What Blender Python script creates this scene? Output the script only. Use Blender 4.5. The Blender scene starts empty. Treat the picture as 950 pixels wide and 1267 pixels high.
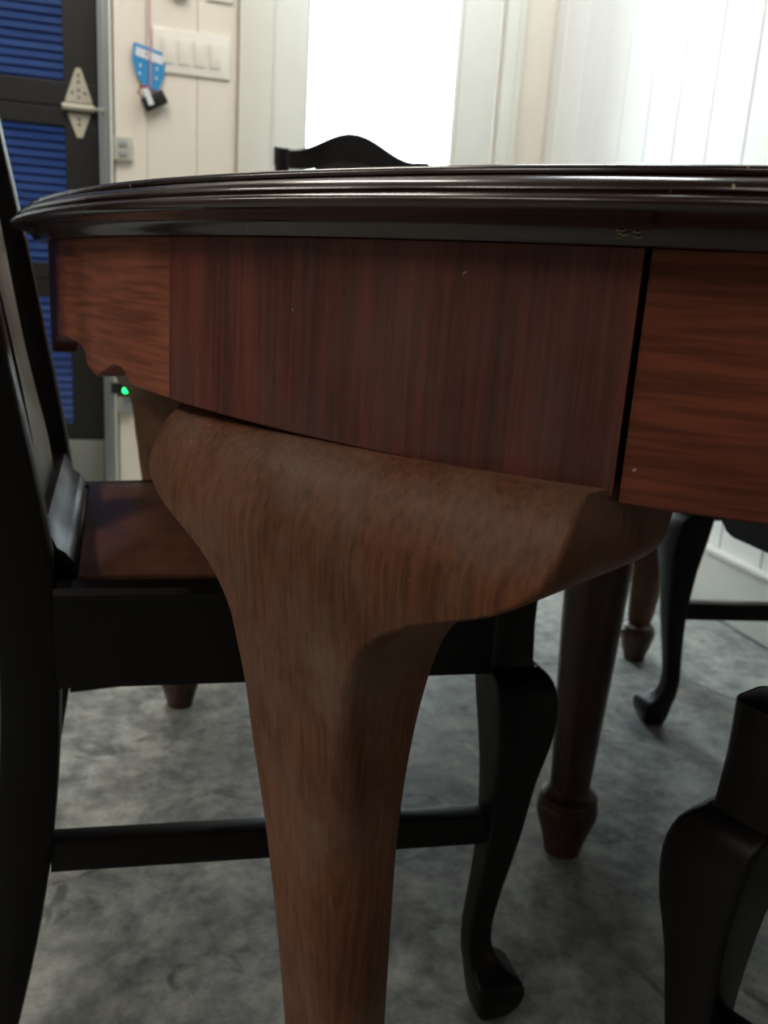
import bpy, bmesh, math, random
from mathutils import Vector, Matrix
random.seed(7)
PI = math.pi
sc = bpy.context.scene
C = sc.collection

# ------------------------------------------------------------------ camera
CAM_F, CAM_P, CAM_R, CAM_H, YAW = 1050.0, math.radians(14.5), math.radians(3.7), 0.692, math.radians(15)
rgt = Vector((math.cos(YAW), -math.sin(YAW), 0)); hd = Vector((math.sin(YAW), math.cos(YAW), 0)); zz = Vector((0, 0, 1))
fwd = hd * math.cos(CAM_P) - zz * math.sin(CAM_P)
upv = hd * math.sin(CAM_P) + zz * math.cos(CAM_P)
rc = rgt * math.cos(CAM_R) + upv * math.sin(CAM_R)
uc = upv * math.cos(CAM_R) - rgt * math.sin(CAM_R)
cam_d = bpy.data.cameras.new('camera'); cam = bpy.data.objects.new('camera', cam_d); C.objects.link(cam)
cam.matrix_world = Matrix(((rc.x, uc.x, -fwd.x, 0), (rc.y, uc.y, -fwd.y, 0), (rc.z, uc.z, -fwd.z, CAM_H), (0, 0, 0, 1)))
cam_d.sensor_fit = 'VERTICAL'; cam_d.sensor_height = 36.0; cam_d.lens = CAM_F * 36.0 / 1267.0
cam_d.clip_start = 0.01
cam_d.dof.use_dof = True; cam_d.dof.focus_distance = 0.47; cam_d.dof.aperture_fstop = 11.0
sc.camera = cam

# ------------------------------------------------------------------ world, light, exposure
W = bpy.data.worlds.new('overcast_sky'); sc.world = W; W.use_nodes = True
bg = W.node_tree.nodes['Background']; bg.inputs[0].default_value = (0.86, 0.94, 1.0, 1); bg.inputs[1].default_value = 13.0
LAMP_POWER = 17.0
sc.view_settings.view_transform = 'Standard'; sc.view_settings.look = 'None'
sc.view_settings.exposure = 0.0; sc.view_settings.gamma = 1.0; sc.view_settings.use_curve_mapping = False

# ------------------------------------------------------------------ materials
MATS = {}
def lin(c):
    return tuple(((v / 255) / 12.92 if v / 255 <= 0.04045 else ((v / 255 + 0.055) / 1.055) ** 2.4) for v in c) + (1,)
def mat(name, rgb, rough=0.5, metal=0.0, spec=0.5, coat=0.0, emit=None, estr=0.0):
    m = bpy.data.materials.new(name); m.use_nodes = True
    b = m.node_tree.nodes['Principled BSDF']
    b.inputs['Base Color'].default_value = lin(rgb); b.inputs['Roughness'].default_value = rough
    b.inputs['Metallic'].default_value = metal; b.inputs['Specular IOR Level'].default_value = spec
    b.inputs['Coat Weight'].default_value = coat; b.inputs['Coat Roughness'].default_value = 0.15
    if emit: b.inputs['Emission Color'].default_value = lin(emit); b.inputs['Emission Strength'].default_value = estr
    MATS[name] = m
    return m
def nd(m, t, **kw):
    n = m.node_tree.nodes.new(t)
    for k, v in kw.items():
        if k.startswith('i_'):
            n.inputs[k[2:].replace('_', ' ')].default_value = v
        else: setattr(n, k, v)
    return n
def ln(m, a, b): m.node_tree.links.new(a, b)
def noise(m, vec, scale, detail=4, rough=0.55, dist=0.0):
    n = nd(m, 'ShaderNodeTexNoise'); n.inputs['Scale'].default_value = scale; n.inputs['Detail'].default_value = detail
    n.inputs['Roughness'].default_value = rough; n.inputs['Distortion'].default_value = dist
    ln(m, vec, n.inputs['Vector']); return n.outputs['Fac']
def mapping(m, scale, rot=(0, 0, 0), loc=(0, 0, 0)):
    tc = nd(m, 'ShaderNodeTexCoord'); mp = nd(m, 'ShaderNodeMapping')
    mp.inputs['Scale'].default_value = scale; mp.inputs['Rotation'].default_value = rot; mp.inputs['Location'].default_value = loc
    ln(m, tc.outputs['Object'], mp.inputs['Vector']); return mp.outputs['Vector']
def ramp(m, fac, stops):
    r = nd(m, 'ShaderNodeValToRGB'); e = r.color_ramp.elements
    while len(e) < len(stops): e.new(0.5)
    for el, (p, c) in zip(e, stops): el.position = p; el.color = c
    ln(m, fac, r.inputs['Fac']); return r.outputs['Color']
def mix(m, fac, a, b, mode='MIX'):
    x = nd(m, 'ShaderNodeMix', data_type='RGBA', blend_type=mode)
    if isinstance(fac, float): x.inputs[0].default_value = fac
    else: ln(m, fac, x.inputs[0])
    for s, v in ((6, a), (7, b)):
        if isinstance(v, tuple): x.inputs[s].default_value = v
        else: ln(m, v, x.inputs[s])
    return x.outputs[2]
def G(v): return (v, v, v, 1)

def wood(name, dark, light, vertical=True, rough=0.4, coat=0.2, flecks=0.0, dust=None, bump=0.15, gscale=1.0, loc=(0, 0, 0), spec=0.45):
    m = mat(name, light, rough, 0, spec, coat)
    b = m.node_tree.nodes['Principled BSDF']
    hi, lo = 260 * gscale, 9 * gscale
    big = mapping(m, (22 * gscale, 22 * gscale, 3.0 * gscale) if vertical else (4 * gscale, 4 * gscale, 26 * gscale), loc=loc)
    fin = mapping(m, (hi, hi, lo) if vertical else (lo * 1.5, lo * 1.5, hi), loc=loc)
    blo = mapping(m, (9, 9, 7), loc=loc)
    n1 = noise(m, big, 1.0, 5, 0.55, 0.6); n2 = noise(m, fin, 1.0, 3, 0.6); n3 = noise(m, blo, 1.0, 3, 0.5)
    c1 = ramp(m, n1, [(0.3, lin(dark)), (0.7, lin(light))])
    f2 = ramp(m, n2, [(0.35, G(0.55)), (0.62, G(1.0))])
    f3 = ramp(m, n3, [(0.3, G(0.62)), (0.65, G(1.05))])
    c = mix(m, 1.0, c1, f2, 'MULTIPLY'); c = mix(m, 0.8, c, f3, 'MULTIPLY')
    if dust:
        nv = noise(m, mapping(m, (14, 14, 11), loc=(3.1, 1.7, 0.4)), 1.0, 6, 0.7)
        c = mix(m, ramp(m, nv, [(0.42, G(0)), (0.72, G(0.75))]), c, lin(dust))
    if flecks > 0:
        v = noise(m, mapping(m, (170, 170, 120), loc=(0.7, 0.2, 0.9)), 1.0, 2, 0.5)
        c = mix(m, ramp(m, v, [(0.78 - flecks * 0.06, G(0)), (0.82 - flecks * 0.06, G(0.7))]), c, lin((205, 190, 165)))
    ln(m, c, b.inputs['Base Color'])
    rr = ramp(m, n3, [(0.3, G(max(0.05, rough - 0.1))), (0.7, G(min(1, rough + 0.1)))])
    ln(m, rr, b.inputs['Roughness'])
    bp = nd(m, 'ShaderNodeBump'); bp.inputs['Strength'].default_value = bump; bp.inputs['Distance'].default_value = 0.0012
    ln(m, n2, bp.inputs['Height']); ln(m, bp.outputs['Normal'], b.inputs['Normal'])
    return m

wood('apron_vertical', (82, 34, 26), (142, 70, 56), True, 0.42, 0.25, 0.25, (96, 72, 66), 0.6)
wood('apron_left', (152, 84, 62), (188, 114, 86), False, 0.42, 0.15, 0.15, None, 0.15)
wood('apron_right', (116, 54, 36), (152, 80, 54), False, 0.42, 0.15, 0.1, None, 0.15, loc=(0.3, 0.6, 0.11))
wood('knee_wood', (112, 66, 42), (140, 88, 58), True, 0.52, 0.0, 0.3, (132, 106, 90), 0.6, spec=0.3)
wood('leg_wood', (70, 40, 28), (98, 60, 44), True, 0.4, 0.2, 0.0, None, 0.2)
wood('rim_wood', (40, 24, 18), (66, 42, 32), False, 0.26, 0.6, 0.5, None, 0.1)
wood('chair_wood', (11, 7, 6), (19, 12, 10), True, 0.42, 0.0, 0.0, None, 0.1, spec=0.3)
wood('splat_wood', (30, 21, 18), (46, 33, 28), True, 0.35, 0.15, 0.0, None, 0.1)
wood('slide_wood', (26, 18, 14), (44, 32, 26), False, 0.7, 0.0)

m = mat('seat_leather', (88, 58, 46), 0.38, 0, 0.5, 0.1)
b = m.node_tree.nodes['Principled BSDF']
c = ramp(m, noise(m, mapping(m, (7, 7, 7)), 1, 4, 0.6), [(0.35, lin((72, 46, 38))), (0.65, lin((158, 108, 82)))])
ln(m, c, b.inputs['Base Color'])
bp = nd(m, 'ShaderNodeBump'); bp.inputs['Strength'].default_value = 0.25; bp.inputs['Distance'].default_value = 0.004
ln(m, noise(m, mapping(m, (16, 16, 16)), 1, 5, 0.6), bp.inputs['Height']); ln(m, bp.outputs['Normal'], b.inputs['Normal'])

m = mat('concrete', (140, 143, 140), 0.42)
b = m.node_tree.nodes['Principled BSDF']
p0 = mapping(m, (1, 1, 1))
n1 = noise(m, p0, 13, 8, 0.68, 0.3); n2 = noise(m, p0, 42, 6, 0.7); n3 = noise(m, p0, 2.2, 3, 0.5); n4 = noise(m, p0, 11, 5, 0.6, 1.0)
c = ramp(m, n1, [(0.34, lin((116, 122, 121))), (0.5, lin((162, 167, 164))), (0.66, lin((196, 199, 191)))])
c = mix(m, 0.9, c, ramp(m, n2, [(0.34, G(0.55)), (0.60, G(1.08))]), 'MULTIPLY')
c = mix(m, 0.8, c, ramp(m, n3, [(0.35, G(0.78)), (0.65, G(1.05))]), 'MULTIPLY')
c = mix(m, ramp(m, n4, [(0.61, G(0)), (0.67, G(0.8))]), c, lin((84, 88, 88)))
ln(m, c, b.inputs['Base Color'])
ln(m, ramp(m, n1, [(0.3, G(0.30)), (0.7, G(0.52))]), b.inputs['Roughness'])
bp = nd(m, 'ShaderNodeBump'); bp.inputs['Strength'].default_value = 0.12; bp.inputs['Distance'].default_value = 0.003
ln(m, n2, bp.inputs['Height']); ln(m, bp.outputs['Normal'], b.inputs['Normal'])

def paint(name, rgb, rough=0.5, var=0.05, scale=5):
    m = mat(name, rgb, rough); b = m.node_tree.nodes['Principled BSDF']
    n = noise(m, mapping(m, (scale, scale, scale * 0.5)), 1, 5, 0.6)
    ln(m, mix(m, 1.0, lin(rgb), ramp(m, n, [(0.3, G(1 - var * 2)), (0.7, G(1.0))]), 'MULTIPLY'), b.inputs['Base Color'])
    return m
paint('plank_paint', (236, 227, 212), 0.45)
paint('dark_wall', (72, 68, 62), 0.8)
paint('daylit_plank', (244, 245, 243), 0.45, 0.02)  # same boards as the back wall, whitened so the colour carries daylight
paint('trim_paint', (226, 226, 218), 0.4, 0.03)
paint('casing_paint', (222, 220, 208), 0.4, 0.03)
paint('ceiling_paint', (122, 116, 106), 0.8, 0.05)
paint('left_wall_paint', (128, 122, 112), 0.7)
paint('black_frame', (24, 23, 21), 0.5, 0.08)
paint('galvanized', (170, 176, 176), 0.4, 0.08)
MATS['galvanized'].node_tree.nodes['Principled BSDF'].inputs['Metallic'].default_value = 0.35
paint('hinge_steel', (196, 190, 172), 0.45, 0.06)
paint('dark_hole', (40, 36, 32), 0.7)
paint('grey_rubber', (128, 130, 124), 0.7)
paint('plate_plastic', (238, 232, 220), 0.18, 0.01)
paint('grey_box', (186, 186, 172), 0.4)
paint('black_plastic', (26, 26, 27), 0.4)
paint('card_blue', (62, 148, 204), 0.35, 0.06, 40)
paint('card_white', (226, 230, 232), 0.4)
paint('cord_pink', (206, 150, 170), 0.7)
paint('pavement', (150, 150, 146), 0.8)
paint('slat_blue', (44, 62, 118), 0.45, 0.08)
paint('red_mark', (150, 40, 60), 0.5)
mat('led_green', (10, 200, 60), 0.4, emit=(20, 255, 90), estr=9.0)
mat('lamp_tube', (255, 250, 240), 0.4, emit=(255, 243, 225), estr=2.5)
# thin clear glass and blue translucent slats
m = bpy.data.materials.new('clear_glass'); m.use_nodes = True; MATS['clear_glass'] = m
nt = m.node_tree; nt.nodes.clear()
o = nd(m, 'ShaderNodeOutputMaterial'); tr = nd(m, 'ShaderNodeBsdfTransparent'); gl = nd(m, 'ShaderNodeBsdfGlossy'); fr = nd(m, 'ShaderNodeFresnel'); mx = nd(m, 'ShaderNodeMixShader')
tr.inputs[0].default_value = (0.94, 0.97, 0.96, 1); gl.inputs['Roughness'].default_value = 0.03; fr.inputs[0].default_value = 1.45
ln(m, fr.outputs[0], mx.inputs[0]); ln(m, tr.outputs[0], mx.inputs[1]); ln(m, gl.outputs[0], mx.inputs[2]); ln(m, mx.outputs[0], o.inputs[0])
m = bpy.data.materials.new('blue_slat'); m.use_nodes = True; MATS['blue_slat'] = m
nt = m.node_tree; nt.nodes.clear()
o = nd(m, 'ShaderNodeOutputMaterial'); df = nd(m, 'ShaderNodeBsdfDiffuse'); tl = nd(m, 'ShaderNodeBsdfTranslucent'); mx = nd(m, 'ShaderNodeMixShader')
nz = noise(m, mapping(m, (3, 3, 30)), 1, 3)
cc = ramp(m, nz, [(0.3, (0.15, 0.22, 0.42, 1)), (0.7, (0.21, 0.29, 0.50, 1))])
ln(m, cc, df.inputs[0]); ln(m, cc, tl.inputs[0]); mx.inputs[0].default_value = 0.24
ln(m, df.outputs[0], mx.inputs[1]); ln(m, tl.outputs[0], mx.inputs[2]); ln(m, mx.outputs[0], o.inputs[0])

# ------------------------------------------------------------------ mesh helpers
def obj(name, bm, material, parent=None, smooth=None):
    me = bpy.data.meshes.new(name); bmesh.ops.recalc_face_normals(bm, faces=bm.faces); bm.to_mesh(me); bm.free()
    if smooth is not None:
        for p in me.polygons: p.use_smooth = True
        me.set_sharp_from_angle(angle=math.radians(smooth))
    me.materials.append(MATS[material])
    ob = bpy.data.objects.new(name, me); C.objects.link(ob)
    if parent: ob.parent = parent
    return ob
def inst(src, parent, loc=(0, 0, 0)):
    ob = bpy.data.objects.new(src.name.split('.')[0], src.data); C.objects.link(ob); ob.parent = parent; ob.location = loc
    return ob
def tag(o, label, cat, group=None):
    o['label'] = label; o['category'] = cat
    if group: o['group'] = group
    return o
def thing(name, label, cat, loc=(0, 0, 0), rotz=0, group=None):
    o = bpy.data.objects.new(name, None); C.objects.link(o); o.location = loc; o.rotation_euler = (0, 0, rotz)
    o.empty_display_size = 0.05
    return tag(o, label, cat, group)
def struct(o, label=None):
    o['kind'] = 'structure'
    if label: o['label'] = label
    return o
def sempty(name, loc=(0, 0, 0)):
    o = bpy.data.objects.new(name, None); C.objects.link(o); o.location = loc; o['kind'] = 'structure'; o.empty_display_size = 0.05
    return o
def bx(bm, x0, x1, y0, y1, z0, z1, bev=0.0):
    r = bmesh.ops.create_cube(bm, size=1.0); vs = r['verts']
    for v in vs: v.co = Vector(((x0 + x1) / 2 + v.co.x * (x1 - x0), (y0 + y1) / 2 + v.co.y * (y1 - y0), (z0 + z1) / 2 + v.co.z * (z1 - z0)))
    if bev > 0:
        es = list({e for v in vs for e in v.link_edges})
        bmesh.ops.bevel(bm, geom=es, offset=bev, segments=2, profile=0.6, affect='EDGES')
    return bm
def box(name, mt, parent, x0, x1, y0, y1, z0, z1, bev=0.0):
    return obj(name, bx(bmesh.new(), x0, x1, y0, y1, z0, z1, bev), mt, parent, 40 if bev else None)
def rings(bm, rs, cap=True, closed=True):
    vr = [[bm.verts.new(p) for p in r] for r in rs]
    n = len(vr[0])
    for a, b_ in zip(vr, vr[1:]):
        for i in range(n if closed else n - 1):
            j = (i + 1) % n
            bm.faces.new((a[i], a[j], b_[j], b_[i]))
    if cap: bm.faces.new(vr[0]); bm.faces.new(vr[-1][::-1])
    return bm
def rrect(x0, x1, y0, y1, r, k=4):
    pts = []
    r = min(r, (x1 - x0) / 2 - 1e-5, (y1 - y0) / 2 - 1e-5)
    for cx, cy, a0 in ((x1 - r, y1 - r, 0), (x0 + r, y1 - r, 90), (x0 + r, y0 + r, 180), (x1 - r, y0 + r, 270)):
        for i in range(k + 1):
            a = math.radians(a0 + 90 * i / k); pts.append((cx + r * math.cos(a), cy + r * math.sin(a)))
    return pts
def tube(bm, pts, rad, seg=8):
    rs = []
    for i, p in enumerate(pts):
        p = Vector(p); d = (Vector(pts[min(i + 1, len(pts) - 1)]) - Vector(pts[max(i - 1, 0)])).normalized()
        a = d.orthogonal().normalized() if abs(d.z) < 0.9 else Vector((1, 0, 0)).cross(d).normalized(); b_ = d.cross(a)
        r = rad[i] if isinstance(rad, (list, tuple)) else rad
        rs.append([p + a * (r * math.cos(2 * PI * k / seg)) + b_ * (r * math.sin(2 * PI * k / seg)) for k in range(seg)])
    return rings(bm, rs)
def interp(tab, z):
    """piecewise smooth interpolation, tab sorted by descending or ascending key"""
    t = sorted(tab)
    if z <= t[0][0]: return t[0][1:]
    if z >= t[-1][0]: return t[-1][1:]
    for a, b_ in zip(t, t[1:]):
        if a[0] <= z <= b_[0]:
            u = (z - a[0]) / (b_[0] - a[0])
            return tuple(p + (q - p) * u for p, q in zip(a[1:], b_[1:]))
def catmull(tab, n):
    """resample rows (tuples) with a Catmull-Rom spline, n subdivisions per span"""
    out = []
    for i in range(len(tab) - 1):
        p0 = tab[max(i - 1, 0)]; p1 = tab[i]; p2 = tab[i + 1]; p3 = tab[min(i + 2, len(tab) - 1)]
        for k in range(n):
            t = k / n
            out.append(tuple(0.5 * (2 * b_ + (c_ - a) * t + (2 * a - 5 * b_ + 4 * c_ - d) * t * t + (3 * b_ - a - 3 * c_ + d) * t ** 3) for a, b_, c_, d in zip(p0, p1, p2, p3)))
    out.append(tab[-1]); return out

# ------------------------------------------------------------------ the room
XR, YB, XL, YF, ZC = 1.268, 2.911, -3.4, -3.6, 2.62
struct(box('floor', 'concrete', None, XL - 0.1, XR + 0.1, YF - 0.1, YB + 0.12, -0.1, 0.0), 'grey mottled polished concrete floor with dark stains')
struct(box('ceiling', 'ceiling_paint', None, XL - 0.1, XR + 0.1, YF - 0.1, YB + 0.12, ZC, ZC + 0.08))
struct(box('exterior_pavement', 'pavement', None, XL - 4, XR + 6, YB + 0.14, YB + 9, -0.25, -0.12), 'pavement outside behind the glass door')

def plank_mesh(w, h, axis):
    """one vertical board with V edges; axis 'y' = board on the right wall, 'x' = on the back wall"""
    bm = bmesh.new(); t = 0.014; ch, g = (0.004, 0.0008) if axis == 'y' else (0.0022, 0.0003)
    sec = [(-w / 2 + g, 0), (-w / 2 + g, t - ch), (-w / 2 + ch, t), (w / 2 - ch, t), (w / 2 - g, t - ch), (w / 2 - g, 0)]
    rs = [[((s, -d, z) if axis == 'x' else (-d, s, z)) for s, d in sec] for z in (0, h)]
    return rings(bm, rs)
PW = 0.147
wr = struct(box('wall_right', 'daylit_plank', None, XR + 0.014, XR + 0.1, YF - 0.1, YB + 0.12, 0, ZC), 'wall of vertical boards whitened to look daylit')
first = None; y = 2.836 + PW / 2; h = ZC
k = 0
while y > YF:
    w = PW
    if first is None:
        first = obj('plank', plank_mesh(PW, ZC, 'y'), 'daylit_plank', wr); first.location = (XR + 0.014, y, 0)
    else: inst(first, wr, (XR + 0.014, y, 0))
    y -= PW
bb = struct(box('baseboard_right', 'trim_paint', None, XR - 0.016, XR, YF, YB - 0.02, 0.004, 0.142, 0.003), 'tall white baseboard along the boarded wall')
box('cap', 'trim_paint', bb, XR - 0.024, XR, YF, YB - 0.02, 0.1425, 0.156, 0.004)
struct(box('wall_left', 'left_wall_paint', None, XL - 0.1, XL, YF - 0.1, YB + 0.12, 0, ZC))
struct(box('wall_front', 'dark_wall', None, XL, XR, YF - 0.1, YF, 0, ZC))
# back wall with the two openings
GX0, GX1, GZ = -3.0, -0.187, 2.15          # overhead door opening
DX0, DX1, DZ = 0.313, 1.072, 2.06          # glass door opening
GJ = GX1 + 0.002
wb = struct(box('wall_back', 'plank_paint', None, GX1 + 0.002, DX0 - 0.002, YB, YB + 0.1, 0, ZC), 'cream wall of vertical boards between the two doors')
box('wall_pier', 'plank_paint', wb, DX1 + 0.002, XR + 0.012, YB, YB + 0.1, 0, ZC)
box('wall_pier', 'plank_paint', wb, XL, GX0, YB, YB + 0.1, 0, ZC)
box('jamb_light_filler', 'galvanized', wb, GX1 - 0.03, GX1 + 0.04, YB + 0.036, YB + 0.099, 0, GZ)  # box added behind the track to stop daylight leaking past the door
box('wall_header', 'plank_paint', wb, GX0, GX1 + 0.002, YB, YB + 0.1, GZ, ZC)
box('wall_header', 'plank_paint', wb, DX0 - 0.002, DX1 + 0.002, YB, YB + 0.1, DZ, ZC)
fb = obj('plank', plank_mesh(PW, ZC, 'x'), 'plank_paint', wb); fb.location = (0.026, YB, 0)
nb_ = obj('plank', plank_mesh(0.095, ZC, 'x'), 'plank_paint', wb); nb_.location = (-0.0955, YB, 0)
nb2 = obj('plank', plank_mesh(0.122, ZC, 'x'), 'plank_paint', wb); nb2.location = (0.161, YB, 0)
nb3 = obj('plank', plank_mesh(0.11, ZC, 'x'), 'plank_paint', wb); nb3.location = (1.196, YB, 0)
# door trim
t1 = struct(box('trim_1', 'casing_paint', None, 0.224, DX0 + 0.012, YB - 0.030, YB - 0.001, 0.002, DZ + 0.09, 0.004), 'pale casing left of the glass door')
t2 = struct(box('trim_2', 'trim_paint', None, DX1 + 0.006, 1.138, YB - 0.034, YB - 0.001, 0.002, DZ + 0.09, 0.004), 'white casing right of the glass door')
box('stop_bead', 'casing_paint', t2, 1.1205, 1.141, YB - 0.038, YB - 0.034, 0.002, DZ + 0.09, 0.001)
struct(box('trim_3', 'casing_paint', None, DX0 + 0.014, DX1 + 0.004, YB - 0.030, YB - 0.001, DZ - 0.02, DZ + 0.09, 0.004))
# glass door
d1 = sempty('door_1', (0.69, YB + 0.02, 0)); d1['label'] = 'white framed glass door glowing with daylight'
def part(name, mt, parent, x0, x1, y0, y1, z0, z1, bev=0.0):
    px, py, pz = parent.location
    return box(name, mt, parent, x0 - px, x1 - px, y0 - py, y1 - py, z0 - pz, z1 - pz, bev)
part('stile', 'trim_paint', d1, DX0 + 0.004, 0.434, YB - 0.012, YB + 0.04, 0.012, DZ - 0.004, 0.004)
part('stile', 'trim_paint', d1, 0.938, DX1 - 0.006, YB - 0.012, YB + 0.04, 0.012, DZ - 0.004, 0.004)
part('top_rail', 'trim_paint', d1, 0.434, 0.938, YB - 0.010, YB + 0.04, 1.93, DZ - 0.004, 0.003)
part('bottom_rail', 'trim_paint', d1, 0.434, 0.938, YB - 0.010, YB + 0.04, 0.012, 0.26, 0.003)
part('bead', 'trim_paint', d1, 0.926, 0.938, YB - 0.004, YB + 0.02, 0.26, 1.93, 0.002)
part('bead', 'trim_paint', d1, 0.434, 0.444, YB - 0.004, YB + 0.02, 0.26, 1.93, 0.002)
part('pane', 'clear_glass', d1, 0.432, 0.94, YB + 0.022, YB + 0.027, 0.255, 1.935)
# overhead door with glazed sections
d2 = sempty('door_2', ((GX0 + GX1) / 2, YB, 0)); d2['label'] = 'black framed overhead door with blue slatted panes'
zs = [0.165, 0.665, 1.164, 1.664, 2.16]
cols = [(-0.285, -0.86), (-0.93, -1.50), (-1.57, -2.14), (-2.21, -2.80)]
slat0 = None
for si, (z0, z1) in enumerate(zip(zs, zs[1:])):
    bm = bmesh.new(); yf, yk = YB - 0.012, YB + 0.035
    pz0, pz1 = z0 + (0.05 if si else 0.045), z1 - 0.052
    if si == 2: pz0 = 1.233
    if si == 1: pz1 = 1.112
    def bxl(x0, x1, a, b_): bx(bm, x0 - d2.location.x, x1 - d2.location.x, yf - YB, yk - YB, a, b_, 0.002)
    bxl(GX0 + 0.005, GX1 - 0.004, z0 + 0.002, pz0); bxl(GX0 + 0.005, GX1 - 0.004, pz1, z1 - 0.002)
    bx(bm, GX0 + 0.01 - d2.location.x, GX1 - 0.006 - d2.location.x, 0.004, 0.034, z0 - 0.012, z0 + 0.006)
    xe = GX1 - 0.004
    for (xa, xb) in cols:
        bxl(xa, xe, pz0, pz1); xe = xb
    bxl(GX0 + 0.005, xe, pz0, pz1)
    sec = obj('door_section', bm, 'black_frame', d2)
    for (xa, xb) in cols:
        box('pane', 'clear_glass', sec, xb - 0.004 - d2.location.x, xa + 0.004 - d2.location.x, 0.012, 0.016, pz0 - 0.004, pz1 + 0.004)
        box('blue_sheet', 'blue_slat', sec, xb - 0.004 - d2.location.x, xa + 0.004 - d2.location.x, 0.0302, 0.0325, pz0 - 0.006, pz1 + 0.006)
        z = pz0 + 0.012
        while z < pz1:
            if slat0 is None:
                bm = bmesh.new(); pr = [(0.0, -0.0036), (-0.004, -0.0030), (-0.006, 0.0), (-0.004, 0.0030), (0.0, 0.0036)]
                rings(bm, [[(x, py, pz) for py, pz in pr] for x in (-0.29, 0.29)])
                s = slat0 = obj('slat', bm, 'slat_blue', sec)
            else: s = inst(slat0, sec)
            s.location = ((xa + xb) / 2 - d2.location.x, 0.03, z)
            z += 0.0245
box('bottom_seal', 'grey_rubber', d2, GX0 + 0.005 - d2.location.x, GX1 - 0.004 - d2.location.x, -0.014, 0.03, 0.003, 0.163, 0.003)
# hinge with roller stem on the overhead door
hg = thing('strap_hinge', 'pale steel diamond hinge on the black door stile', 'hinge', (-0.243, YB - 0.0125, 1.164))
def poly(name, mt, parent, pts, y0, y1, bev=0.0):
    bm = bmesh.new(); rings(bm, [[(x, yy, z) for x, z in pts] for yy in (y0, y1)])
    if bev: bmesh.ops.bevel(bm, geom=list(bm.edges), offset=bev, segments=2, affect='EDGES')
    return obj(name, bm, mt, parent, 40 if bev else None)
up = poly('upper_leaf', 'hinge_steel', hg, [(-0.040, 0.014), (0.040, 0.014), (0.034, 0.034), (0.007, 0.110), (-0.007, 0.110), (-0.034, 0.034)], 0.0, -0.004, 0.0012)
lo = poly('lower_leaf', 'hinge_steel', hg, [(-0.034, -0.014), (0.034, -0.014), (0.008, -0.082), (-0.008, -0.082)], 0.0, -0.004, 0.0012)
for x, z in ((0, 0.09), (0, 0.072), (0, 0.05), (-0.018, 0.042), (0.018, 0.042), (0, 0.03)):
    bm = bmesh.new(); tube(bm, [(x, -0.0041, z), (x, -0.0062, z)], 0.0035, 8); obj('hole_disc', bm, 'dark_hole', up)  # dark discs stand in for the shade inside the hinge holes
for x, z in ((0, -0.03), (0, -0.045)):
    bm = bmesh.new(); tube(bm, [(x, -0.0041, z), (x, -0.0062, z)], 0.0035, 8); obj('hole_disc', bm, 'dark_hole', lo)
bm = bmesh.new(); tube(bm, [(-0.046, -0.014, 0), (0.044, -0.014, 0)], 0.010, 12); obj('barrel', bm, 'hinge_steel', hg, 40)
bm = bmesh.new(); tube(bm, [(0.044, -0.014, 0), (0.070, -0.014, 0)], 0.005, 10); obj('roller_stem', bm, 'hinge_steel', hg, 40)
# vertical track
tk = thing('door_track', 'galvanized vertical track beside the black overhead door', 'track', (-0.167, YB, 0))
box('track_web', 'galvanized', tk, -0.018, -0.014, -0.046, -0.015, 0.03, 2.3, 0.001)
box('track_flange', 'galvanized', tk, -0.0135, 0.012, -0.020, -0.0155, 0.03, 2.3, 0.001)
box('track_lip', 'trim_paint', tk, 0.0125, 0.019, -0.034, -0.0155, 0.03, 2.3, 0.001)

# ------------------------------------------------------------------ wall fittings
def switch_plate(label, x0, x1, z0, z1, rock, name='switch_plate'):
    t = thing(name, label, 'switch', ((x0 + x1) / 2, YB - 0.0145, (z0 + z1) / 2))
    w, hh = (x1 - x0) / 2, (z1 - z0) / 2
    box('plate', 'plate_plastic', t, -w, w, -0.007, 0, -hh, hh, 0.0025)
    for rx in rock:
        r = box('rocker', 'plate_plastic', t, rx - 0.0165, rx + 0.0165, -0.0115, -0.0072, -0.034, 0.034, 0.002)
        r.rotation_euler = (math.radians(3), 0, 0)
    return t
switch_plate('wide cream plate with four rocker switches on the boarded wall', -0.030, 0.197, 1.290, 1.410, (-0.069, -0.023, 0.023, 0.069))
switch_plate('small cream switch plate above the wide one', 0.125, 0.205, 1.502, 1.62, (0.0,))
t = thing('wall_knob_box', 'small grey box at the top edge left of upper plate', 'box', (0.048, YB - 0.0145, 1.525))
box('body', 'grey_box', t, -0.022, 0.022, -0.02, 0, -0.03, 0.03, 0.003)
box('button', 'black_plastic', t, -0.010, 0.010, -0.024, -0.0202, -0.028, -0.012, 0.002)
t = thing('outlet_box', 'small grey outlet box beside the door track', 'outlet', (-0.119, YB - 0.0145, 1.063))
box('cover', 'grey_box', t, -0.027, 0.027, -0.016, 0, -0.034, 0.034, 0.003)
for zo in (-0.014, 0.014): box('socket', 'galvanized', t, -0.012, 0.012, -0.0185, -0.0162, zo - 0.009, zo + 0.009, 0.002)
t = thing('safety_sensor', 'black door sensor with a glowing green light near the floor', 'sensor', (-0.131, YB - 0.0145, 0.333))
box('bracket', 'black_plastic', t, -0.034, 0.0, -0.022, -0.017, -0.012, 0.022, 0.001)
box('mounting_plate', 'black_plastic', t, -0.02, 0.026, -0.0165, 0, -0.014, 0.022, 0.002)
box('housing', 'black_plastic', t, 0.0005, 0.034, -0.055, -0.017, -0.016, 0.024, 0.004)
bm = bmesh.new(); tube(bm, [(0.012, -0.0555, 0.004), (0.012, -0.060, 0.004), (0.012, -0.062, 0.004)], [0.009, 0.009, 0.005], 12); obj('green_light', bm, 'led_green', t, 40)['label'] = 'glowing green light'
t = thing('junction_box', 'small pale box under the green door sensor', 'box', (-0.120, YB - 0.0145, 0.283))
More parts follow.
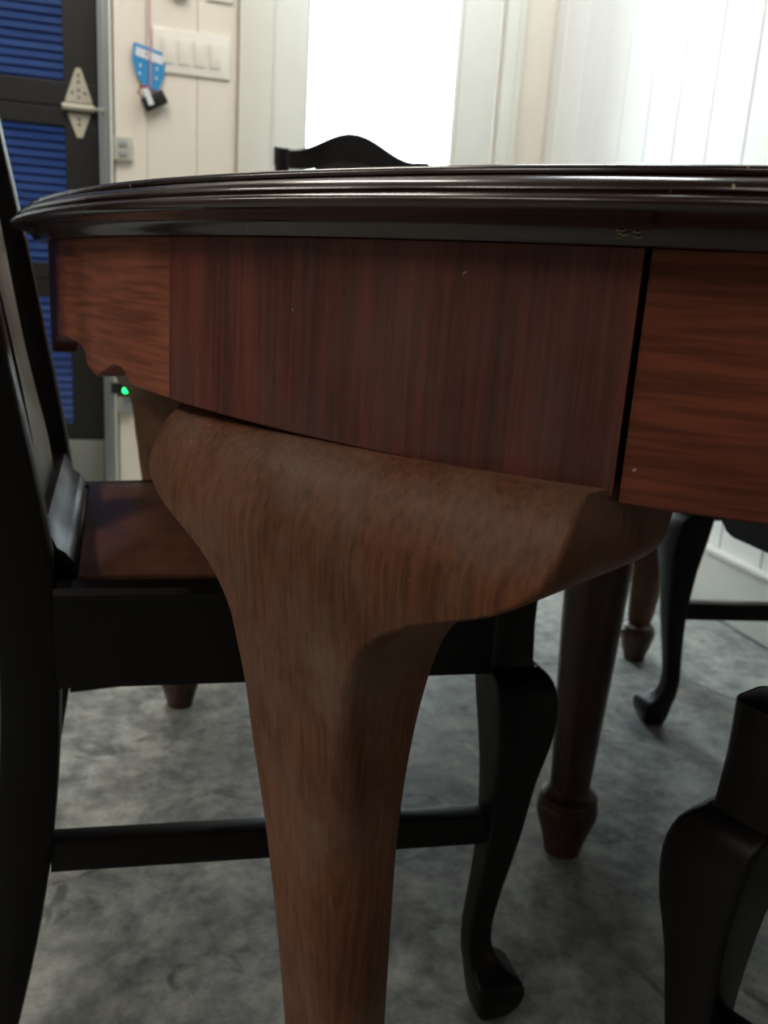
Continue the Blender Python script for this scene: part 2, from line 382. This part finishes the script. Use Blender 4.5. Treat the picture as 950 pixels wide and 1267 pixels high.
box('body', 'grey_box', t, -0.026, 0.026, -0.02, 0, -0.026, 0.026, 0.003)
box('cover', 'galvanized', t, -0.019, 0.019, -0.023, -0.0202, -0.019, 0.019, 0.002)
# hanging card with lock
t = thing('hang_tag', 'blue card with white header hanging by pink cord on wall', 'tag', (-0.040, YB - 0.022, 1.30))
cd = poly('card', 'card_blue', t, [(-0.046, 0.058), (-0.042, 0.061), (0.046, 0.040), (0.050, 0.034), (0.040, -0.030), (0.026, -0.062), (-0.008, -0.066), (-0.038, -0.028), (-0.050, 0.012)], 0.0, -0.002)
poly('header', 'card_white', cd, [(-0.038, 0.050), (0.042, 0.031), (0.038, 0.008), (-0.040, 0.026)], -0.0022, -0.0030)
poly('red_dot', 'red_mark', cd, [(-0.012, 0.036), (-0.006, 0.036), (-0.006, 0.030), (-0.012, 0.030)], -0.0031, -0.0036)
for (x, z) in ((-0.026, 0.0), (0.022, -0.004), (-0.028, -0.022), (0.020, -0.030)):
    poly('print', 'card_white', cd, [(x - 0.002, z - 0.004), (x + 0.002, z - 0.004), (x + 0.003, z + 0.003), (x - 0.003, z + 0.004)], -0.0022, -0.0027)
bm = bmesh.new(); tube(bm, [(0.0, 0.004, 0.26), (0.001, 0.002, 0.10), (0.003, -0.0055, 0.045), (0.004, -0.006, -0.02), (0.002, -0.006, -0.066)], 0.0024, 6); obj('cord', bm, 'cord_pink', t, 60)
t = thing('padlock', 'black padlock hanging below the blue card', 'lock', (-0.026, YB - 0.034, 1.205), 0)
bm = bmesh.new(); bx(bm, -0.036, 0.036, -0.010, 0.010, -0.020, 0.020, 0.005)
bmesh.ops.rotate(bm, verts=bm.verts, cent=(0, 0, 0), matrix=Matrix.Rotation(math.radians(-28), 3, 'Y')); obj('body', bm, 'black_plastic', t, 40)
bm = bmesh.new(); bx(bm, -0.008, 0.008, -0.0125, -0.0105, -0.022, 0.026, 0.0005)
bmesh.ops.rotate(bm, verts=bm.verts, cent=(0, 0, 0), matrix=Matrix.Rotation(math.radians(-22), 3, 'Y')); bmesh.ops.translate(bm, verts=bm.verts, vec=(-0.016, 0, 0.006)); obj('paper_tab', bm, 'card_white', t)
bm = bmesh.new(); tube(bm, [(-0.030, 0.0, -0.002), (-0.046, 0, 0.018), (-0.040, 0, 0.036), (-0.018, 0, 0.036), (-0.006, 0, 0.022)], 0.004, 8); obj('shackle', bm, 'red_mark', t, 60)

# ------------------------------------------------------------------ ceiling lamps, unseen, added to bring up the room's brightness
def added_ceiling_lamp(x, y, label, power, lx=0.16, ly=1.2, col=(1.0, 0.93, 0.83)):
    t = thing('added_ceiling_lamp', label, 'lamp', (x, y, ZC), 0, 'unseen ceiling lamps added for brightness')
    box('housing', 'trim_paint', t, -lx / 2, lx / 2, -ly / 2, ly / 2, -0.05, -0.002, 0.004)
    box('diffuser', 'lamp_tube', t, -lx / 2 + 0.012, lx / 2 - 0.012, -ly / 2 + 0.015, ly / 2 - 0.015, -0.062, -0.0505, 0.003)
    ld = bpy.data.lights.new('lamp_light', 'AREA'); ld.shape = 'RECTANGLE'; ld.size = lx; ld.size_y = ly; ld.energy = power; ld.color = col
    lo_ = bpy.data.objects.new('lamp_light', ld); C.objects.link(lo_); lo_.parent = t; lo_.location = (0, 0, -0.07)
added_ceiling_lamp(-0.35, 1.75, 'long unseen ceiling lamp added nearest the wide switch plate', LAMP_POWER * 1.2)
added_ceiling_lamp(-2.3, 1.2, 'long unseen ceiling lamp added above the left half of the overhead door', LAMP_POWER)
added_ceiling_lamp(-2.0, -0.6, 'long unseen ceiling lamp added behind the camera on the left', LAMP_POWER * 1.25)
added_ceiling_lamp(-0.45, -1.3, 'long unseen ceiling lamp added behind the camera for the rim highlight', LAMP_POWER * 0.17)  # weak lamp added for the highlight on the right of the rim
added_ceiling_lamp(0.86, 2.05, 'long unseen cool white ceiling lamp added to brighten the boarded wall', LAMP_POWER * 1.1, 0.16, 1.2, (0.90, 0.96, 1.0))  # added because daylight from the door leaves the boards dim near the corner

# ------------------------------------------------------------------ the table
TC, TPH, TA, TB = (0.501, 1.02), math.radians(6), 0.641, 0.8135
ZU = 0.7178                                    # underside of the top
def tw(x, y):                                  # table frame -> world
    return (TC[0] + x * math.cos(TPH) - y * math.sin(TPH), TC[1] + x * math.sin(TPH) + y * math.cos(TPH))
def ell(tau, off=0.0):                         # point on the oval, moved along its normal
    u = min(1, max(0, (math.sin(tau) + 0.09) / 0.24)); u = u * u * (3 - 2 * u)      # the far half is a little slimmer
    x, y = TA * math.cos(tau) * (1 - 0.032 * u), TB * math.sin(tau)
    nx, ny = math.cos(tau) / TA, math.sin(tau) / TB
    l = math.hypot(nx, ny)
    return tw(x + nx / l * off, y + ny / l * off)
table = thing('dining_table', 'oval mahogany extension table with moulded dark rim and cabriole legs', 'table', (0, 0, 0))
# moulded top
prof = [(-0.60, 0.7525), (-0.030, 0.7505), (-0.012, 0.7500), (-0.0065, 0.7495), (-0.0050, 0.7485), (-0.0045, 0.7470), (-0.0045, 0.7458), (-0.0055, 0.7452), (-0.0035, 0.7448), (-0.0005, 0.7438), (0.0025, 0.7422), (0.0045, 0.7402), (0.0050, 0.7385),
        (0.0042, 0.7373), (0.0050, 0.7367), (0.0078, 0.7358), (0.0094, 0.7343), (0.0097, 0.7325), (0.0088, 0.7305), (0.0062, 0.7288), (0.0020, 0.7276), (-0.0035, 0.7262), (-0.0070, 0.7238), (-0.0085, 0.7205), (-0.0105, ZU), (-0.10, ZU)]
NS = 220
bm = bmesh.new(); rs = []
for off, z in prof:
    ring = []
    for i in range(NS):
        tau = 2 * PI * i / NS
        if off < -0.05:
            f = 1 + off / 0.7
            x, y = tw(TA * f * math.cos(tau), TB * f * math.sin(tau)); ring.append((x, y, z))
        else: ring.append((*ell(tau, off), z))
    rs.append(ring)
rings(bm, rs)
obj('table_top', bm, 'rim_wood', table, 50)

# apron panels
AO = -0.022
def D(a): return math.radians(a)
TN0, TN1 = 209.07, 233.45                       # the leg block at the near corner
def apron_panel(name, mt, taus, zfun, off=AO, th=0.020, ztop=ZU - 0.0004):
    bm = bmesh.new(); rs = []
    for a in taus:
        o = ell(D(a), off); i = ell(D(a), off - th); zb = zfun(a)
        rs.append([(*o, zb + 0.0012), (*o, ztop), (*i, ztop), (*i, zb), (*ell(D(a), off - 0.0015), zb)])
    rings(bm, rs)
    return obj(name, bm, mt, table, 35)
def lsp(a, b, n): return [a + (b - a) * i / n for i in range(n + 1)]
def blockz(a): return 0.6143 + (0.6052 - 0.6143) * (a - TN0) / (TN1 - TN0)
apron_panel('leg_block', 'apron_vertical', lsp(TN0 + 0.02, TN1, 26), blockz, AO + 0.0012, 0.026)
SC = [(186.9, 0.618), (187.6, 0.626), (188.4, 0.6315), (190.5, 0.6362), (193.0, 0.6378), (195.8, 0.6368), (196.9, 0.634), (197.6, 0.6297), (197.9, 0.6220), (198.6, 0.6180), (199.55, 0.6148), (200.2, 0.6175), (201.5, 0.6232), (202.3, 0.6272), (202.85, 0.6281), (203.5, 0.6268), (204.15, 0.6225), (204.45, 0.6185), (204.86, 0.6167), (206.3, 0.6157), (209.07, 0.6143)]
def scz(a): return interp(SC, a)[0]
apron_panel('apron_panel', 'apron_left', [185.05] + lsp(185.3, TN0 - 0.02, 96), scz)
apron_panel('apron_panel', 'apron_left', lsp(151, 184.9, 80), lambda a: scz(max(186.0, 370 - a - 0.2)) if a > 160 else 0.6145)
apron_panel('apron_panel', 'apron_right', lsp(TN1 + 0.26, 270, 30), lambda a: 0.6025 - 0.0003 * (a - TN1) / 6, AO - 0.0012)
apron_panel('apron_panel', 'apron_right', lsp(270.1, 306.1, 30), lambda a: 0.603, AO - 0.0012)
apron_panel('leg_block', 'apron_vertical', lsp(306.55, 330.9, 22), lambda a: 0.608, AO + 0.0012, 0.026)
apron_panel('apron_panel', 'apron_left', lsp(331, 389, 60), lambda a: 0.6145)
apron_panel('leg_block', 'apron_vertical', lsp(29.1, 53.4, 22), lambda a: 0.608, AO + 0.0012, 0.026)
apron_panel('apron_panel', 'apron_right', lsp(53.8, 126.2, 50), lambda a: 0.603, AO - 0.0012)
apron_panel('leg_block', 'apron_vertical', lsp(126.6, 150.9, 22), lambda a: 0.608, AO + 0.0012, 0.026)
apron_panel('seam_light_block', 'slide_wood', lsp(TN1 - 3, TN1 + 3, 6), lambda a: 0.613, AO - 0.028, 0.025)  # added dark strip out of sight, stops light showing through the apron seam
# extension slides under the top
for xs in (-0.505, 0.465):
    bm = bmesh.new(); bx(bm, xs, xs + 0.035, -0.30, 0.30, 0.6215, 0.7172, 0.002)
    for v in bm.verts: v.co.x, v.co.y = tw(v.co.x, v.co.y)
    obj('slide_rail', bm, 'slide_wood', table, 40)
bm = bmesh.new(); bx(bm, -0.45, 0.45, -0.20, -0.14, 0.63, 0.7172, 0.002)
for v in bm.verts: v.co.x, v.co.y = tw(v.co.x, v.co.y)
obj('cross_rail', bm, 'slide_wood', table, 40)

# corner legs: wide carved knee under the block, tapering shaft, pad foot
#        z      w      b      back    r     sag
KNEE = [(0.6095, 0.158, -0.003, -0.095, 0.004, 1.0), (0.603, 0.159, 0.005, -0.095, 0.004, 1.0), (0.594, 0.161, 0.0125, -0.095, 0.004, 1.0), (0.583, 0.1605, 0.0185, -0.094, 0.004, 1.0), (0.571, 0.158, 0.0235, -0.092, 0.004, 1.0), (0.561, 0.150, 0.0255, -0.090, 0.005, 1.0),
        (0.552, 0.137, 0.0255, -0.086, 0.005, 1.0), (0.545, 0.122, 0.0250, -0.082, 0.006, 1.0), (0.536, 0.100, 0.0242, -0.075, 0.007, 1.0), (0.527, 0.083, 0.0232, -0.068, 0.008, 1.0), (0.515, 0.067, 0.0220, -0.062, 0.006, 1.0), (0.500, 0.0555, 0.0215, -0.051, 0.006, 0.95), (0.480, 0.0500, 0.0205, -0.045, 0.007, 0.9),
        (0.450, 0.0465, 0.0185, -0.041, 0.010, 0.8), (0.410, 0.0445, 0.0165, -0.038, 0.014, 0.7), (0.360, 0.0430, 0.0140, -0.039, 0.020, 0.5), (0.300, 0.0425, 0.0110, -0.043, 0.026, 0.3), (0.230, 0.0400, 0.0070, -0.048, 0.027, 0.1), (0.160, 0.0365, 0.0030, -0.053, 0.0275, 0.0), (0.100, 0.0300, -0.0050, -0.056, 0.0253, 0.0),
        (0.082, 0.0262, -0.0100, -0.0565, 0.0230, 0.0)]
FOOT = [(0.081, 0.0265), (0.0765, 0.0300), (0.0740, 0.0355), (0.0720, 0.0375), (0.0690, 0.0370), (0.0675, 0.0360), (0.0650, 0.0390), (0.0580, 0.0400), (0.0480, 0.0385), (0.0300, 0.0330), (0.0120, 0.0270), (0.0, 0.0240)]
SAG, HALF = 0.0176, 0.168
def sect(w, b_, back, r, sag, K=5, NF=14):
    """closed (s, n) outline of the leg at one height, n = outward"""
    pts = []
    def f(s): return b_ + SAG * sag * (1 - (s / HALF) ** 2)
    r = min(r, w - 1e-4, (f(w) - back) / 2 - 1e-4)
    for i in range(NF + 1):
        s = -(w - r) + 2 * (w - r) * i / NF; pts.append((s, f(s)))
    for i in range(1, K + 1):
        a = PI / 2 * (1 - i / K); pts.append((w - r + r * math.cos(a), f(w - r) - r + r * math.sin(a)))
    for i in range(1, 4): pts.append((w, f(w - r) - r + (back + r - f(w - r) + r) * i / 4))
    for i in range(K + 1):
        a = -PI / 2 * i / K; pts.append((w - r + r * math.cos(a), back + r + r * math.sin(a)))
    for i in range(1, 6): pts.append((w - r - 2 * (w - r) * i / 6, back))
    for i in range(K + 1):
        a = -PI / 2 - PI / 2 * i / K; pts.append((-(w - r) + r * math.cos(a), back + r + r * math.sin(a)))
    for i in range(1, 4): pts.append((-w, back + r + (f(w - r) - r - back - r) * i / 4))
    for i in range(K):
        a = PI - PI / 2 * i / K; pts.append((-(w - r) + r * math.cos(a), f(w - r) - r + r * math.sin(a)))
    return pts
def corner_leg(m, n, mt, ks=1.0):
    t = (-n[1], n[0])                          # tangent, to the right when seen from outside
    def P(s, q, z):
        kz = ks if ks == 1.0 or z < 0.46 or z > 0.575 else ks * (1 - 0.16 * math.sin((z - 0.46) / 0.115 * PI))
        s, q = s * kz, (q + 0.035) * ks - 0.035
        return (m[0] + t[0] * s + n[0] * q, m[1] + t[1] * s + n[1] * q, z)
    bm = bmesh.new(); rows = catmull(KNEE, 3)
    rs = [[P(s, q, z) for s, q in sect(w, b_, bk, r, sg)] for z, w, b_, bk, r, sg in rows]
    rings(bm, rs)
    leg = obj('leg', bm, mt, table, 38)
    bm = bmesh.new(); cn = (-0.0135 + -0.0565) / 2 + 0.0; fr_ = catmull(FOOT, 2)
    rings(bm, [[P(r * math.cos(a), cn + r * math.sin(a), z) for a in [2 * PI * k / 28 for k in range(28)]] for z, r in fr_])
    obj('pad_foot', bm, 'leg_wood', leg, 50)
    return leg
nN = (-0.836, -0.548)
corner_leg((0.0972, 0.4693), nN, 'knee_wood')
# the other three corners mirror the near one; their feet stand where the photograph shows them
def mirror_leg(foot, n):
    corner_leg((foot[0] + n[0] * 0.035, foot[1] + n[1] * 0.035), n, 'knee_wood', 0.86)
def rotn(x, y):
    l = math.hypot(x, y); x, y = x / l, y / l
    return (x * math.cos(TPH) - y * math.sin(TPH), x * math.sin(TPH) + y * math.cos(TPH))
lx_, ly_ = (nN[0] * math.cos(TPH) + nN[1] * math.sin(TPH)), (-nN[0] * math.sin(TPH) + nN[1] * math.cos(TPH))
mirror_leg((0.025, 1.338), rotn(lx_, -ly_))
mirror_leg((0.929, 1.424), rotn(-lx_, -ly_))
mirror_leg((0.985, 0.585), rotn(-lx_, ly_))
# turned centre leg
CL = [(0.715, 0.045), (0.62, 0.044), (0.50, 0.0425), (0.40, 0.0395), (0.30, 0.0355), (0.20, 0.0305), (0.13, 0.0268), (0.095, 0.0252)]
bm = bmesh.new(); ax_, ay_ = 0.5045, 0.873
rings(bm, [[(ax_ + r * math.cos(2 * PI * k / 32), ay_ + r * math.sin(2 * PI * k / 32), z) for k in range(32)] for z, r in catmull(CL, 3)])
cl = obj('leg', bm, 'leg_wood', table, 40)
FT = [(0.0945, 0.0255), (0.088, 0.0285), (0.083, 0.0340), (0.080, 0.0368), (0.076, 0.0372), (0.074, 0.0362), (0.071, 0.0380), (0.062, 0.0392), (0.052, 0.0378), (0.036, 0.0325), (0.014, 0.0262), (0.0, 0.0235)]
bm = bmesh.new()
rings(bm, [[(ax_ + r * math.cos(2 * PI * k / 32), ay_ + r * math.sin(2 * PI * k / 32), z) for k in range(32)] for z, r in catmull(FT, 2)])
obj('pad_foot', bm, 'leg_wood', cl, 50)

# pale scuffs under the rim by the apron seam
paint('scuff_paint', (168, 148, 128), 0.8)
for da, z, w in ((-0.55, 0.7232, 0.20), (-0.45, 0.7218, 0.26), (-0.62, 0.7206, 0.12), (0.0, 0.7228, 0.16), (0.05, 0.7210, 0.2)):
    bm = bmesh.new(); rs = []
    for k in range(5):
        a = D(TN1 - 0.2 + da + w * (k / 4 - 0.5) * 1.6); zz_ = z + 0.0004 * math.sin(k * 2.1)
        off = -0.0068 - (0.7238 - z) * 0.5
        rs.append([(*ell(a, off), zz_ - 0.0004), (*ell(a, off + 0.0006), zz_ - 0.0003), (*ell(a, off + 0.0006), zz_ + 0.0003), (*ell(a, off), zz_ + 0.0004)])
    obj('scuff', rings(bm, rs), 'scuff_paint', table)

# ------------------------------------------------------------------ chairs
XB, XF, HR, HF = -0.240, 0.205, 0.185, 0.225        # rear and front faces, half widths
LEGT = [(0.456, -0.040, -0.004), (0.454, -0.042, -0.0005), (0.448, -0.042, 0.0), (0.382, -0.042, 0.0), (0.3765, -0.042, 0.003), (0.372, -0.042, 0.0095), (0.364, -0.0415, 0.0150), (0.350, -0.040, 0.0190), (0.330, -0.038, 0.0200), (0.300, -0.0345, 0.0175), (0.260, -0.031, 0.0110), (0.200, -0.0285, 0.005), (0.140, -0.030, -0.003),
        (0.095, -0.0325, -0.0075), (0.068, -0.032, -0.0055), (0.055, -0.031, 0.002), (0.048, -0.030, 0.010), (0.043, -0.029, 0.018), (0.032, -0.0275, 0.021), (0.016, -0.025, 0.018), (0.003, -0.022, 0.012), (0.0, -0.020, 0.010)]
REAR = [(0.0, -0.055), (0.06, -0.040), (0.15, -0.021), (0.246, -0.007), (0.36, 0.001), (0.45, 0.0), (0.53, -0.009), (0.62, -0.0245), (0.69, -0.036), (0.76, -0.048), (0.86, -0.066), (1.00, -0.090)]   # z, offset of the front edge
TH = 0.046
def rear_x(z): return interp([(a, b_) for a, b_ in catmull(REAR, 6)], z)[0]
def side_y(x): return HR + (HF - HR) * (x - XB) / (XF - XB)
def cab_leg(sy):
    bm = bmesh.new(); rs = []
    for z, lo_, hi_ in catmull(LEGT, 2):
        r = 0.010 if z > 0.385 else 0.005
        pts = rrect(lo_, hi_, lo_, hi_, r, 3)
        rs.append([(XF + x, sy * (HF + y), z) for x, y in pts])
    return rings(bm, rs)
def rear_post(sy):
    bm = bmesh.new(); rs = []
    for i in range(41):
        z = 1.0 * i / 40; x = XB + rear_x(z); th = TH if z < 0.5 else TH - 0.020 * (z - 0.5) / 0.5
        wd = 0.032 if z > 0.3 else 0.028 + 0.004 * z / 0.3
        rs.append([(x + 0.034 - th + px, sy * (HR - py), z) for px, py in rrect(0, th, 0, wd, 0.005, 2)])
    return rings(bm, rs)
def chair(name, label, x, y, rot, xb=-0.217):
    global XB
    XB = xb
    t = thing(name, label, 'chair', (x, y, 0), rot, 'dark dining chairs around the table')
    for sy in (-1, 1):
        obj('front_leg', cab_leg(sy), 'chair_wood', t, 40)
        obj('rear_post', rear_post(sy), 'chair_wood', t, 40)
        # side rail following the taper, with a lip at the top
        bm = bmesh.new(); rs = []
        xa, xb_ = XB + 0.032, XF - 0.040
        pr = [(0.004, 0.368), (0.003, 0.442), (0.0, 0.4435), (-0.001, 0.449), (0.003, 0.4535), (0.024, 0.4535), (0.024, 0.368)]
        for xx in (xa, xb_): rs.append([(xx, sy * (side_y(xx) - d), z) for d, z in pr])
        obj('side_rail', rings(bm, rs), 'chair_wood', t)
        bm = bmesh.new(); rs = []
        za, zb = 0.194, 0.224
        xr_, xf_ = XB + rear_x(0.21) + 0.0335, XF - 0.029
        for xx, yo in ((xr_, HR - 0.016), (xf_, HF - 0.013)):
            rs.append([(xx, sy * (yo + q), z) for q, z in rrect(-0.011, 0.011, za, zb, 0.003, 2)])
        st = obj('stretcher', rings(bm, rs), 'chair_wood', t, 40)
    # front rail with curved brackets
    bm = bmesh.new(); top = []; n = 24; y0, y1 = -(HF - 0.042), HF - 0.042
    rs = []
    for i in range(n + 1):
        u = i / n; yy = y0 + (y1 - y0) * u; e = min(u, 1 - u)
        zb = 0.418 - 0.046 * math.sin(min(1, max(0, (e - 0.05) / 0.2)) * PI / 2) ** 2
        rs.append([(XF - 0.005, yy, zb), (XF - 0.004, yy, 0.4425), (XF - 0.001, yy, 0.445), (XF, yy, 0.4505), (XF - 0.004, yy, 0.4535), (XF - 0.024, yy, 0.4535), (XF - 0.024, yy, zb)])
    obj('front_rail', rings(bm, rs), 'chair_wood', t, 40)
    box('back_rail', 'chair_wood', t, XB + 0.004, XB + 0.049, -(HR - 0.0325), HR - 0.0325, 0.378, 0.4535, 0.002)
    # slip seat
    bm = bmesh.new(); n = 10
    def sp(u, v, z):
        xx = XB + 0.050 + (XF - 0.026 - XB - 0.050) * u; yy = (side_y(xx) - 0.026) * (2 * v - 1); return (xx, yy, z)
    grid = []
    for i in range(n + 1):
        row = []
        for j in range(n + 1):
            u, v = i / n, j / n; e = min(1, 4.5 * min(u, 1 - u, v, 1 - v))
            row.append(bm.verts.new(sp(u, v, 0.456 + 0.011 * math.sin(e * PI / 2) + 0.004 * (1 - (2 * u - 1) ** 2) * (1 - (2 * v - 1) ** 2))))
        grid.append(row)
    for i in range(n):
        for j in range(n): bm.faces.new((grid[i][j], grid[i + 1][j], grid[i + 1][j + 1], grid[i][j + 1]))
    bd = [grid[i][0] for i in range(n)] + [grid[n][j] for j in range(n)] + [grid[i][n] for i in range(n, 0, -1)] + [grid[0][j] for j in range(n, 0, -1)]
    lowv = [bm.verts.new((v.co.x, v.co.y, 0.447)) for v in bd]
    for i in range(len(bd)):
        j = (i + 1) % len(bd); bm.faces.new((bd[i], bd[j], lowv[j], lowv[i]))
    bm.faces.new(lowv[::-1])
    obj('seat', bm, 'seat_leather', t, 60)['label'] = 'brown leather slip seat'
    # shoe under the splat
    bm = bmesh.new(); rs = []
    for yy in (-(HR - 0.034), HR - 0.034):
        rs.append([(XB + 0.002, yy, 0.454), (XB + 0.046, yy, 0.454), (XB + 0.046, yy, 0.464), (XB + 0.040, yy, 0.472), (XB + 0.034, yy, 0.476), (XB + 0.026, yy, 0.496), (XB + 0.002, yy, 0.496)])
    obj('shoe', rings(bm, rs), 'chair_wood', t, 40)
    # splat
    sh = [(0.490, 0.072), (0.53, 0.070), (0.57, 0.055), (0.62, 0.046), (0.68, 0.052), (0.74, 0.066), (0.80, 0.078), (0.86, 0.086), (0.92, 0.088), (0.965, 0.090), (1.0, 0.060)]
    bm = bmesh.new(); rs = []
    for z, w in catmull(sh, 4):
        x0 = XB + rear_x(z) + 0.014
        rs.append([(x0, -w, z), (x0 + 0.009, -w, z), (x0 + 0.009, w, z), (x0, w, z)])
    obj('splat', rings(bm, rs), 'splat_wood', t, 40)
    # crest rail with flat shoulders and a raised arch
    bm = bmesh.new(); rs = []
    n = 48
    for i in range(n + 1):
        u = -1 + 2 * i / n; yy = u * 0.187; a = abs(yy)
        arch = math.cos(min(1, a / 0.145) * PI) * 0.5 + 0.5
        zt = 1.000 + 0.050 * arch ** 0.9 + (0.003 * max(0, (a - 0.16) / 0.027))
        zb = 0.958 + 0.034 * (math.cos(min(1, a / 0.125) * PI) * 0.5 + 0.5)
        if a > 0.155: zb = 0.963
        x0 = XB + rear_x(1.0) + 0.008; bow = 0.010 * (1 - u * u)
        rs.append([(x0 - bow - 0.004, yy, zt - 0.004), (x0 - bow, yy, zt), (x0 + 0.020 - bow, yy, zt), (x0 + 0.025 - bow, yy, zt - 0.004), (x0 + 0.025 - bow + 0.004, yy, zb), (x0 - bow + 0.004, yy, zb)])
    obj('crest_rail', rings(bm, rs), 'chair_wood', t, 40)
    return t
chair('dining_chair', 'dark chair facing right with brown leather seat behind the near table leg', 0.105, 0.858, math.radians(3), -0.231)
chair('dining_chair', 'dark chair whose arched crest rises beyond the far table edge', 0.437, 1.840, math.radians(-90))
chair('dining_chair', 'dark chair facing left with scroll foot beside the white baseboard', 1.018, 0.955, math.radians(180), -0.145)
chair('dining_chair', 'dark chair in the lower right corner turned half away', 0.636, 0.318, math.radians(112))
